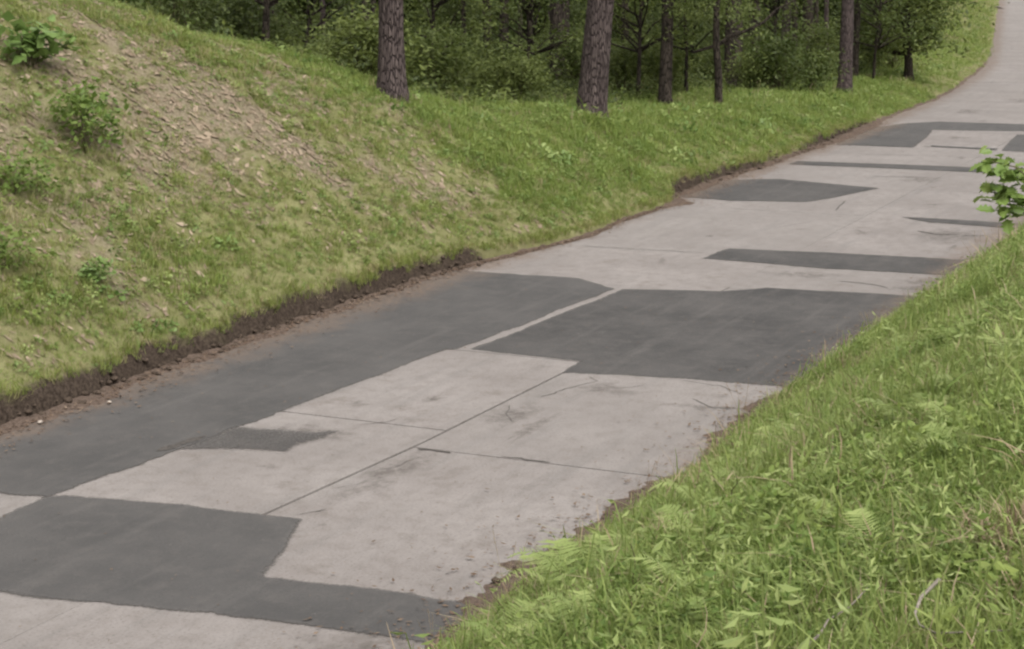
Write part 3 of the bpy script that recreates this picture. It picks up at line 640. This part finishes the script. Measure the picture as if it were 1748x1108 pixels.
# ------------------------------------------------------------------ shrubs and trees
def thing(name, loc, label, cat, group=None, rz=0., rx=0., ry=0.):
    o = bpy.data.objects.new(name, None); COL.objects.link(o); o.location = loc; o.rotation_euler = (rx, ry, rz); o.empty_display_size = .2
    return props(o, label, cat, group)
def copy_thing(src, loc, rz, scale, label, group=None):
    c = src.copy(); COL.objects.link(c); c.location = loc; c.rotation_euler = (0, 0, rz); c.scale = (scale,) * 3
    props(c, label, None, group)
    for ch in src.children:
        d = ch.copy(); COL.objects.link(d); d.parent = c
        for g in ch.children:
            e = g.copy(); COL.objects.link(e); e.parent = d
    return c
def bush_meshes(seed, h, rad, ntips, per, size, ratio=.6, low=.12):
    """stems that fork to many tips, each tip a loose clump of leaves"""
    r = np.random.default_rng(seed); S_ = Bag(); L_ = Bag()
    nst = r.integers(3, 6); tips = []
    for k in range(ntips):
        a = r.random() * 6.28; u = r.random(); z = h * (low + (1 - low) * u ** .8); rr = rad * math.sqrt(r.random()) * (1.05 - .55 * (z / h) ** 2) * (.75 + .35 * math.sin(3 * a + seed))
        tips.append((rr * math.cos(a), rr * math.sin(a), z))
    stems = [np.array([r.normal(0, .05), r.normal(0, .05), -.06]) for _ in range(nst)]
    for i, t in enumerate(tips):
        t = np.array(t); b = stems[i % nst]
        if i % 3 == 0:
            m = b * .5 + t * .5 + np.array([0, 0, .12 * h]) + r.normal(0, .05 * h, 3)
            v, f = tube([b, (b + m) / 2 + r.normal(0, .02 * h, 3), m, t], [.010 * h + .004, .008 * h + .003, .005 * h + .002, .002], 4, seed + i); S_.add(v, f)
        n = int(per * r.uniform(.6, 1.4)); c = t + r.normal(0, 1, (n, 3)) * np.array([.29, .29, .19]) * rad * r.uniform(.6, 1.2)
        c[:, 2] = np.maximum(c[:, 2], .03); v, f = leaf_quads(c, .5, size, r, ratio); L_.add(v, f, np.repeat(np.clip(.5 * r.random() + .5 * r.random(n), 0, 1), 4))
    return S_.mesh('stem', True), L_.mesh('foliage')
def bush(name, seed, h, rad, ntips, per, size, leafmat, loc, label, cat='shrub', group=None, ratio=.6, low=.12, rz=0.):
    sm, lm = bush_meshes(seed, h, rad, ntips, per, size, ratio, low); o = thing(name, loc, label, cat, group, rz)
    link('stem', sm, o, MAT['stem']); link('foliage', lm, o, leafmat); return o
def at_sv(s, v, dz=0.): x, y, z = ground_xyz(s, v); return (float(x), float(y), float(z) + dz)
def at_xy(x, y, dz=0.): return (x, y, float(ground_at(x, y)) + dz)

# shrubs standing on the left bank
bush('shrub', 301, .72, .66, 40, 16, .10, MAT['herb'], at_sv(-2.0, -2.85), 'leafy green shrub alone in the middle of the left bank')
bush('maple_sapling', 302, .50, .62, 18, 10, .19, MAT['maple_leaf'], at_sv(-1.2, -4.25), 'bright light green broad-leaved sapling high on the left bank', 'sapling', None, .95, .35)
bush('shrub', 303, .34, .55, 26, 15, .08, MAT['herb'], at_sv(-5.35, -1.45), 'low dark green shrub at the left frame edge just above the road bank')
bush('shrub', 304, .40, .60, 28, 15, .085, MAT['herb'], at_sv(-3.95, -2.44), 'dark low shrub at the left frame edge below the leafy green shrub')
bush('weed_plant', 305, .25, .30, 14, 18, .07, MAT['maple_leaf'], at_sv(-4.3, -.95), 'pale green leafy weed just above the eroded bank edge', 'weed')

def trunk_path(h, lean, seed, wob=.02):
    r = np.random.default_rng(seed); z = np.concatenate([[-.25, 0, .12, .3, .6], np.linspace(1.0, h, 15)])
    w = np.cumsum(r.normal(0, wob, (len(z), 2)), 0) * np.clip(z, 0, 4)[:, None] / 4
    return np.stack([lean[0] * z + w[:, 0], lean[1] * z + w[:, 1], z], -1)
def trunk_mesh(d, h, lean, seed, sides=18, flare=.35, wob=.02):
    p = trunk_path(h, lean, seed, wob); z = p[:, 2]
    rad = d / 2 * (1 - .72 * np.clip(z, 0, None) / h) * (1 + flare * np.exp(-np.clip(z, 0, None) / .28))
    v, f = tube(p, rad, sides, seed, .035); return mesh_from(v, f, 'trunk', smooth=True), p
def crown_pine(seed, h):
    r = np.random.default_rng(seed); B = Bag(); L = Bag()
    for k in range(34):
        z = h * r.uniform(.52, 1.0); a = r.random() * 6.28; l = (1.0 + 2.6 * (1 - (z / h - .52) / .5)) * r.uniform(.7, 1.15); b = np.array([0, 0, z - .4]); t = np.array([math.cos(a) * l, math.sin(a) * l, z + .3 * l * r.normal(.4, .4)])
        v, f = tube([b, (b + t) / 2 + [0, 0, .1], t], [.05, .035, .012], 4); L.add(v, f)
        n = 42; q = r.uniform(.35, 1.08, n)[:, None]; c = b + (t - b) * q + r.normal(0, .28, (n, 3)); v, f = leaf_quads(c, .9, .42, r, .35); B.add(v, f, np.repeat(r.random(n), 4))
    return B.mesh('crown'), L.mesh('limbs')
def crown_leafy(seed, z0, z1, rad, ntips=60, per=42, size=.16):
    r = np.random.default_rng(seed); B = Bag(); L = Bag()
    for k in range(ntips):
        u = r.random() ** 1.35; z = z0 + (z1 - z0) * u; a = r.random() * 6.28; l = rad * math.sqrt(r.uniform(.08, 1)) * (1.1 - .6 * u); b = np.array([0, 0, max(z0 * .75, z - .9)]); t = np.array([math.cos(a) * l, math.sin(a) * l, z])
        if k % 2 == 0: v, f = tube([b, (b + t) / 2 + r.normal(0, .1, 3), t], [.035, .022, .006], 4); L.add(v, f)
        n = int(per * r.uniform(.6, 1.4)); c = t + r.normal(0, 1, (n, 3)) * np.array([.42, .42, .22]) * rad * .38; v, f = leaf_quads(c, .5, size, r, .6); B.add(v, f, np.repeat(np.clip(.5 * r.random() + .5 * r.random(n), 0, 1), 4))
    return B.mesh('crown'), L.mesh('limbs')
PINE_CROWNS = [crown_pine(400 + i, 17) for i in range(3)]
LEAFY = [crown_leafy(420 + i, 2.9, 9.0, 2.6, 80, 46, .17) for i in range(3)]
def tree(kind, x, y, d, lean, label, seed, bark, group=None, crown=None):
    h = 17 if kind == 'pine_tree' else 9
    o = thing(kind, at_xy(x, y), label, 'tree', group)
    tm, p = trunk_mesh(d, h, lean, seed, 18 if d > .4 else 12, .35 if kind == 'pine_tree' else .5, .02 if kind == 'pine_tree' else .05); link('trunk', tm, o, bark)
    cm, lm = crown or (PINE_CROWNS if kind == 'pine_tree' else LEAFY)[seed % 3]
    top = p[-1]
    c = link('crown', cm, o, MAT['needle'] if kind == 'pine_tree' else MAT['wood_leaf']); l = link('limbs', lm, c, bark)
    c.location = (float(top[0]) * .7, float(top[1]) * .7, 0); c.rotation_euler = (0, 0, seed * 1.7)
    return o
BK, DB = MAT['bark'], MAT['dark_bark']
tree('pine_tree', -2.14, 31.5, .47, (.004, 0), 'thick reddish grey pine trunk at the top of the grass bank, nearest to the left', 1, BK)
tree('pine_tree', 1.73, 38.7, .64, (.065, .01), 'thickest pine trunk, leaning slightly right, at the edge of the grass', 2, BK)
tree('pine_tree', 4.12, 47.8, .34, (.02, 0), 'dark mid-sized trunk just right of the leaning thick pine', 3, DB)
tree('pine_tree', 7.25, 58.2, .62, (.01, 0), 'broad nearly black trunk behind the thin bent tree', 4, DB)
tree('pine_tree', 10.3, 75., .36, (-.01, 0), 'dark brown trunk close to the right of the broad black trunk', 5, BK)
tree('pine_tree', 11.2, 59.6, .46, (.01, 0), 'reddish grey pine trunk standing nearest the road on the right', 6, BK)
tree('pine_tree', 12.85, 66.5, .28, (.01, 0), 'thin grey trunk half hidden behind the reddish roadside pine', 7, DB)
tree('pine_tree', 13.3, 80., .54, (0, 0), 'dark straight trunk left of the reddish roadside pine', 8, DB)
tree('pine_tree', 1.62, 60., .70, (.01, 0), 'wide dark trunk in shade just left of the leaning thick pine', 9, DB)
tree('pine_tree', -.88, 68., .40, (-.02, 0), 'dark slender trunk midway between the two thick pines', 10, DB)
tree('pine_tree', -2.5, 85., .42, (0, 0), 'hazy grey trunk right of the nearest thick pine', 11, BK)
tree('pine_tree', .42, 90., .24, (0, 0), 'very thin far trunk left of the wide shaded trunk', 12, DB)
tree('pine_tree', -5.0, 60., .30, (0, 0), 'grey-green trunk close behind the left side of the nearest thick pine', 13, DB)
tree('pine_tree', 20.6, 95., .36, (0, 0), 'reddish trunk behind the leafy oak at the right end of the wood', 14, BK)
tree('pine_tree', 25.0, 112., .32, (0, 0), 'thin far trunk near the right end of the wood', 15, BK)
tree('leafy_tree', -5.85, 42., .20, (.01, 0), 'dark thin trunk rising behind the crest of the left bank', 16, DB)
tree('leafy_tree', 15.5, 69.3, .34, (0, 0), 'oak with low bright foliage at the right end of the wood beside the road', 17, DB, None, crown_leafy(430, 1.25, 8.0, 2.05, 150, 60, .19))
# the thin bent tree with one long limb
o = thing('leafy_tree', at_xy(5.6, 47.9), 'thin bent tree with one long limb reaching right', 'tree')
v, f = tube([(0, 0, -.2), (.0, 0, .1), (-.02, 0, .8), (-.10, 0, 1.6), (-.12, 0, 2.6), (.02, 0, 3.6), (-.05, 0, 5.2), (0, 0, 7)], [.15, .12, .105, .10, .085, .07, .05, .02], 10, 5, .05); link('trunk', mesh_from(v, f, 'trunk', smooth=True), o, DB)
v, f = tube([(-.10, 0, 1.55), (.25, 0, 1.82), (.7, -.1, 1.98), (1.15, -.1, 2.2), (1.5, -.1, 2.55), (1.9, -.1, 2.75), (2.2, 0, 3.1)], [.055, .05, .045, .04, .032, .025, .01], 8, 6, .05); link('limb', mesh_from(v, f, 'limb', smooth=True), o, DB)
c = link('crown', LEAFY[1][0], o, MAT['wood_leaf']); c.location = (-.2, 0, .2); c.scale = (.55, .55, .75)
YOUNG = [crown_leafy(440 + i, 1.7, 6.5, 1.7, 70, 40, .13) for i in range(3)]
for k, (px, y, lab) in enumerate([(520, 50, 'slim young leafy tree left of the nearest thick pine'), (742, 47, 'young leafy tree directly right of the nearest thick pine'), (905, 52, 'young leafy tree left of the leaning thick pine'), (1090, 49, 'young tree with pale leaves just right of the leaning thick pine'),
                                  (1172, 51, 'young leafy tree between the mid-sized trunk and the thin bent tree'), (1325, 62, 'young leafy tree right of the broad black trunk'), (1492, 66, 'young leafy tree between the roadside pine and the oak')]):
    tree('leafy_tree', (px - 874) / 3030 * y, y, .11, (.02 * (-1) ** k, 0), lab, 60 + k, DB, None, YOUNG[k % 3])
# shrubby multi-stemmed tree behind the crest at upper left
bush('shrub', 310, 2.6, 1.5, 70, 34, .12, MAT['dark_leaf'], at_xy(-7.2, 38.), 'dark many-stemmed shrub at the upper left behind the bank crest', 'shrub', None, .6, .3)

# farther trunks deep in the wood, alike in the shade
rt = np.random.default_rng(77)
ORD = ['first', 'second', 'third', 'fourth', 'fifth', 'sixth', 'seventh', 'eighth', 'ninth', 'tenth', 'eleventh', 'twelfth', 'thirteenth', 'fourteenth']
ZONES = [(330, 660, 'left of the nearest thick pine', 8), (700, 985, 'between the two thick pines', 8), (1040, 1215, 'between the leaning and the bent tree', 5), (1262, 1425, 'left of the roadside pine', 6), (1465, 1530, 'right of the roadside pine', 2)]
k = 0
for pa, pb, where, n in ZONES:
    for q in range(n):
        y = rt.uniform(62, 125); px = pa + (pb - pa) * (q + rt.uniform(.2, .8)) / n; x = (px - 874) / 3030 * y; k += 1
        tree('pine_tree', x, y, rt.uniform(.2, .40), (rt.normal(0, .015), 0), 'thin dark far trunk ' + where + ', ' + ORD[q] + ' from left', 20 + k, DB if k % 3 else BK, 'far trunks deep in the wood')

# understorey shrubs, standing in ranks into the wood
SH = []
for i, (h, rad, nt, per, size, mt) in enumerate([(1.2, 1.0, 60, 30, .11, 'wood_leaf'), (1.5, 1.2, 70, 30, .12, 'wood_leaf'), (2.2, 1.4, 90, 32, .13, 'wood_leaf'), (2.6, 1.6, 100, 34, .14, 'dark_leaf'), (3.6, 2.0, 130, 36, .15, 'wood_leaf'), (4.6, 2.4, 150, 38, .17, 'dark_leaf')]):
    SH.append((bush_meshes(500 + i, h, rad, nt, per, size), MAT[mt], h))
def place_shrub(i, x, y, sc, label, group, rz):
    (sm, lm), mt, h = SH[i]; o = thing('shrub', at_xy(x, y, -.05), label, 'shrub', group, rz); o.scale = (sc,) * 3
    link('stem', sm, o, MAT['stem']); link('foliage', lm, o, mt); return o
rows = [  # depth, px from, px to, how many, kinds, where it is
    (37, 560, 640, 2, (0,), 'low green shrub beside the foot of the nearest thick pine'),
    (46, 480, 960, 5, (0, 0, 1), 'low leafy shrub in the first rank between the two thick pines'),
    (50, 1040, 1200, 2, (0, 1), 'low leafy shrub between the leaning pine and the thin bent tree'),
    (56, 1250, 1400, 3, (0, 1), 'low leafy shrub left of the reddish roadside pine'),
    (58, 430, 1000, 6, (0, 1), 'waist-high shrub in the second rank between the thick pines'),
    (64, 1030, 1380, 4, (0, 1), 'bushy shrub in the second rank right of the leaning pine'),
    (70, 380, 980, 6, (1, 2), 'dark shrub midway into the left part of the wood'),
    (76, 1060, 1440, 5, (1, 2), 'dark shrub midway into the right part of the wood'),
    (74, 1480, 1540, 2, (1, 2), 'leafy shrub under the oak at the right end of the wood'),
    (86, 340, 1000, 8, (2, 3), 'big shrub far back in the left part of the wood'),
    (92, 1080, 1560, 7, (2, 3), 'big shrub far back in the right part of the wood'),
    (46, 330, 470, 3, (2, 3), 'tall shrub rising behind the crest of the left bank'),
    (55, 270, 420, 3, (3, 4), 'largest shrub behind the crest at the upper left'),
]
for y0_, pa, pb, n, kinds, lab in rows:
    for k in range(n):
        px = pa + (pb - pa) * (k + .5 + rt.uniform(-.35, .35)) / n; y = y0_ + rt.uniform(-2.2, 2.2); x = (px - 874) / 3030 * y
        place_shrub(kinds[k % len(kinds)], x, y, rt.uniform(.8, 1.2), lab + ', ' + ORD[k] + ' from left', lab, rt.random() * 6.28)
# the wood beyond reads as one mass of leaves
n = 240; y = rt.uniform(102, 165, n); px = rt.uniform(150, 1620, n); x = (px - 874) / 3030 * y
k = x < np.interp(y, [100, 165], [21, 39]); x, y = x[k], y[k]
deep = source('deep_wood', [piece(SH[5][0][1].copy(), MAT['dark_leaf']), piece(SH[4][0][1].copy(), MAT['wood_leaf'])])
scatter('distant_wood', deep, np.stack([x, y, ground_at(x, y) - .2], -1), rt.integers(0, 2, len(x)), rt.uniform(1.1, 2.1, len(x)), rt, 'solid mass of dark foliage closing the far side of the wood', 'wood', .05)

# ------------------------------------------------------------------ plants in the foreground
def frond_mesh(seed, L=.55):
    r = np.random.default_rng(seed); B = Bag(); n = 26; pts_ = []
    for k in range(n + 1):
        t = k / n; pts_.append(np.array([L * (t * .92 - .10 * t ** 3), r.normal(0, .004), L * (1.05 * t - .90 * t ** 2.1)]))
    v, f = tube(pts_, np.linspace(.004, .001, n + 1), 3); B.add(v, f, .3)
    for k in range(3, n + 1):
        t = k / n; l = L * .25 * math.sin(math.pi * min(1, t * .86 + .14)) ** .8 * r.uniform(.85, 1.1) + .008; w = L * .013 + .002
        for sd in (-1, 1):
            b = pts_[k]; d = np.array([.38, sd * .92, -.12 + r.normal(0, .08)]); d /= np.linalg.norm(d); e = np.array([.92, -.38 * sd, .05]) * w
            tint = np.clip(.4 + .4 * t + r.normal(0, .1), 0, 1)
            B.add([b - e * .45, b + d * l * .5 - e * .55 + [0, 0, .004], b + d * l, b + d * l * .5 + e * .55 + [0, 0, .004], b + e * .45], [[0, 1, 3, 4], [1, 2, 3, 3]], tint)
    vv = np.concatenate(B.v); ff = [list(dict.fromkeys(q.tolist())) for q in np.concatenate(B.f)]
    return mesh_from(vv, ff, 'frond', attrs={'tint': np.concatenate(B.t)})
FR = [frond_mesh(600 + i) for i in range(4)]
for m_ in FR: m_.materials.append(MAT['fern'])
def fern(s, v, n, sc, label, seed):
    r = np.random.default_rng(seed); o = thing('fern', at_sv(s, v, -.01), label, 'fern'); o.rotation_euler = (0, 0, r.random() * 6.28)
    for k in range(n):
        c = link('frond', FR[(seed + k) % 4], o); q = sc * 1.0 * r.uniform(.7, 1.1); c.scale = (q, q, q * r.uniform(.8, 1.25)); c.rotation_euler = (r.normal(0, .12), -r.uniform(.05, .5), 6.283 * k / n + r.normal(0, .25))
    return o
FERNS = [(-11.60, 8.15, 8, .95, 'bright yellow-green fern hanging over the road edge above the washed soil'),
    (-12.30, 8.30, 8, 1.0, 'large pale fern just below the yellow-green one at the road edge'),
    (-14.1, 9.1, 6, .7, 'small fern beside the thin brown stalk at the bottom of the bank'),
    (-13.9, 9.45, 5, .6, 'small fern a step above the thin brown stalk'),
    (-13.58, 10.05, 6, .6, 'fern in the middle of the right bank'),
    (-13.95, 9.85, 5, .55, 'low fern left of the one in the middle of the right bank'),
    (-11.57, 9.95, 7, .75, 'yellowish fern higher up the right bank'),
    (-11.15, 10.1, 6, .7, 'fern right behind the yellowish one on the right bank'),
    (-10.7, 10.3, 6, .7, 'fern at the right frame edge, highest on the bank'),
    (-13.0, 10.45, 5, .6, 'small fern near the right frame edge above the dry tuft'),
    (-12.0, 8.75, 6, .6, 'fern between the road edge ferns and the middle of the bank'),
    (-12.5, 9.6, 5, .55, 'little fern left of centre on the right bank'),
    (-14.9, 9.95, 5, .5, 'small fern at the bottom frame edge'),
    (-13.2, 8.3, 6, .75, 'fern at the bottom frame edge beside the asphalt')]
FERNS += [(-10.2, 9.0, 6, .7, 'fern beside the yellowish one, toward the road'), (-9.2, 8.6, 6, .6, 'fern standing near the road above the broad asphalt patch'), (-8.4, 9.6, 6, .7, 'fern high on the bank where the broad patch meets the grass'),
    (-12.9, 9.2, 6, .6, 'fern left of the single stalk in the grass'), (-14.4, 10.4, 6, .55, 'fern left of the dry brown tuft'), (-13.6, 8.8, 6, .6, 'fern right of the one beside the asphalt'), (-11.0, 8.6, 6, .7, 'fern next uphill from the bright road edge fern'),
    (-12.3, 10.3, 6, .6, 'fern right of the bank middle, below the yellowish one'), (-15.2, 10.1, 5, .5, 'fern at the bottom frame edge left of the stick'), (-6.5, 8.9, 6, .8, 'farthest fern, small in the grass beside the broad patch')]
for i, (s, v, n, sc, lab) in enumerate(FERNS): fern(s, v, n, sc, lab, 40 + i)
def leaf_outline(lobes, L, W, seed):
    """one lobed leaf with a midrib fold, as a small fan of quads"""
    r = np.random.default_rng(seed); n = 9; t = np.linspace(0, 1, n); w = W / 2 * np.sin(np.pi * np.clip(t * .9 + .06, 0, 1)) ** .7 * (1 + lobes * np.cos(np.arange(n) * math.pi)); w[0] = .004; w[-1] = .003
    z = -.10 * L * t ** 2; c = np.stack([t * L, 0 * t, z], -1); a = c + np.stack([0 * t, w, w * .25], -1); b = c + np.stack([0 * t, -w, w * .25], -1)
    v = np.concatenate([a, c, b]); i = np.arange(n - 1); return mesh_from(v, np.concatenate([np.stack([i, n + i, n + i + 1, i + 1], -1), np.stack([n + i, 2 * n + i, 2 * n + i + 1, n + i + 1], -1)]), 'leaf', attrs={'tint': np.full(3 * n, r.random())})
OAK = [leaf_outline(.28, .10, .062, 700 + i) for i in range(5)]
for m_ in OAK: m_.materials.append(MAT['oak_leaf'])
# oak sapling on the right bank: only its branch ends reach into the view
ox, oy = 2.63, 8.55
o = thing('oak_sapling', at_xy(ox, oy), 'oak sapling whose leafy branch ends reach in from the right frame edge', 'sapling')
gz0 = o.location.z; ro = np.random.default_rng(91)
def br(name, pts_, rad): v, f = tube(pts_, rad, 6, 3, .05); return link(name, mesh_from(v, f, name, smooth=True), o, MAT['stem'])
zz = 3.52 - gz0
br('stem', [(0, 0, -.1), (.02, 0, .4), (0, .02, .9), (-.03, 0, zz + .05), (.02, .02, zz + .75)], [.022, .019, .015, .012, .004])
tipsets = [[(-.02, 0, zz - .15), (-.18, .0, zz - .03), (-.30, -.02, zz)], [(-.02, 0, zz - .26), (-.2, .05, zz - .16), (-.33, .05, zz - .12)], [(-.01, 0, zz - .32), (-.15, -.05, zz - .24), (-.24, -.06, zz - .20)],
           [(0, 0, zz - .1), (-.10, .1, zz - .05), (-.18, .12, zz - .07)], [(-.01, 0, zz - .28), (-.12, .04, zz - .18), (-.22, .03, zz - .14)],
           [(0, 0, zz + .2), (.15, .1, zz + .32), (.3, .12, zz + .4)], [(0, 0, zz + .3), (.1, -.15, zz + .5), (.15, -.3, zz + .6)], [(0, 0, zz - .2), (.2, 0, zz - .05), (.4, .05, zz + .05)]]
for j, tp in enumerate(tipsets):
    br('branch', tp, [.006, .004, .0015]); tp = np.array(tp)
    for k in range(30):
        q = ro.uniform(.4, 1.03); b = tp[0] + (tp[1] - tp[0]) * min(1, q * 2) if q < .5 else tp[1] + (tp[2] - tp[1]) * (q * 2 - 1)
        b = b + ro.normal(0, .028, 3); c = link('leaf', OAK[(j + k) % 5], o); c.location = b; sc = ro.uniform(.55, .95); c.scale = (sc,) * 3; c.rotation_euler = (ro.normal(0, .55), ro.uniform(-.3, .8), ro.random() * 6.28)
# dry tuft, twigs and single stalks on the right bank
tf = link('dry_grass_tuft', grass_tuft(801, 260, .25, .08, .0035, .9), mat=MAT['straw']); tf.location = at_sv(-14.62, 10.92); tf.scale = (1.0, 1.0, .85); props(tf, 'brown dry grass tuft at the right frame edge', 'grass tuft')
def twig(path, rad, label):
    p = np.array([at_sv(s, v, dz) for s, v, dz in path]); c = p[0].copy(); v, f = tube(p - c, np.linspace(rad, rad * .45, len(p)), 6, 4, .08); t = link('twig', mesh_from(v, f, 'twig', smooth=True), mat=MAT['twig']); t.location = c; return props(t, label, 'twig')
twig([(-15.42, 10.80, .20), (-15.50, 10.76, .17), (-15.58, 10.76, .14), (-15.66, 10.79, .12), (-15.72, 10.85, .10), (-15.74, 10.95, .09), (-15.73, 11.1, .09)], .006, 'pale grey curved twig at the bottom right of the bank')
twig([(-15.60, 10.42, .08), (-15.46, 10.45, .10), (-15.34, 10.44, .12), (-15.22, 10.48, .12), (-15.14, 10.52, .14)], .006, 'straight grey stick lying at the bottom of the bank left of the curved twig')
def weed_stalk(s, v, h, label, seed):
    r = np.random.default_rng(seed); o = thing('weed_stalk', at_sv(s, v), label, 'weed'); p = [np.array([r.normal(0, .004) * k, r.normal(0, .004) * k, -.03 + (h + .03) * k / 6]) for k in range(7)]
    vv, ff = tube(p, np.linspace(.004, .002, 7), 5); link('stem', mesh_from(vv, ff, 'stem', smooth=True), o, MAT['stem'])
    for k in range(9):
        q = r.uniform(.25, 1); c = link('leaf', OAK[k % 5], o); c.location = (0, 0, h * q); sc = r.uniform(.12, .24); c.scale = (sc, sc * .6, sc); c.rotation_euler = (0, r.uniform(-.6, .3), r.random() * 6.28)
weed_stalk(-13.71, 9.18, .30, 'upright thin brown stalk right of the pale road edge fern', 1)
weed_stalk(-14.0, 9.0, .26, 'thin brown stalk lowest on the bank, near the bottom frame edge', 2)
weed_stalk(-12.6, 9.3, .30, 'single stalk standing in the grass left of the bank middle', 3)
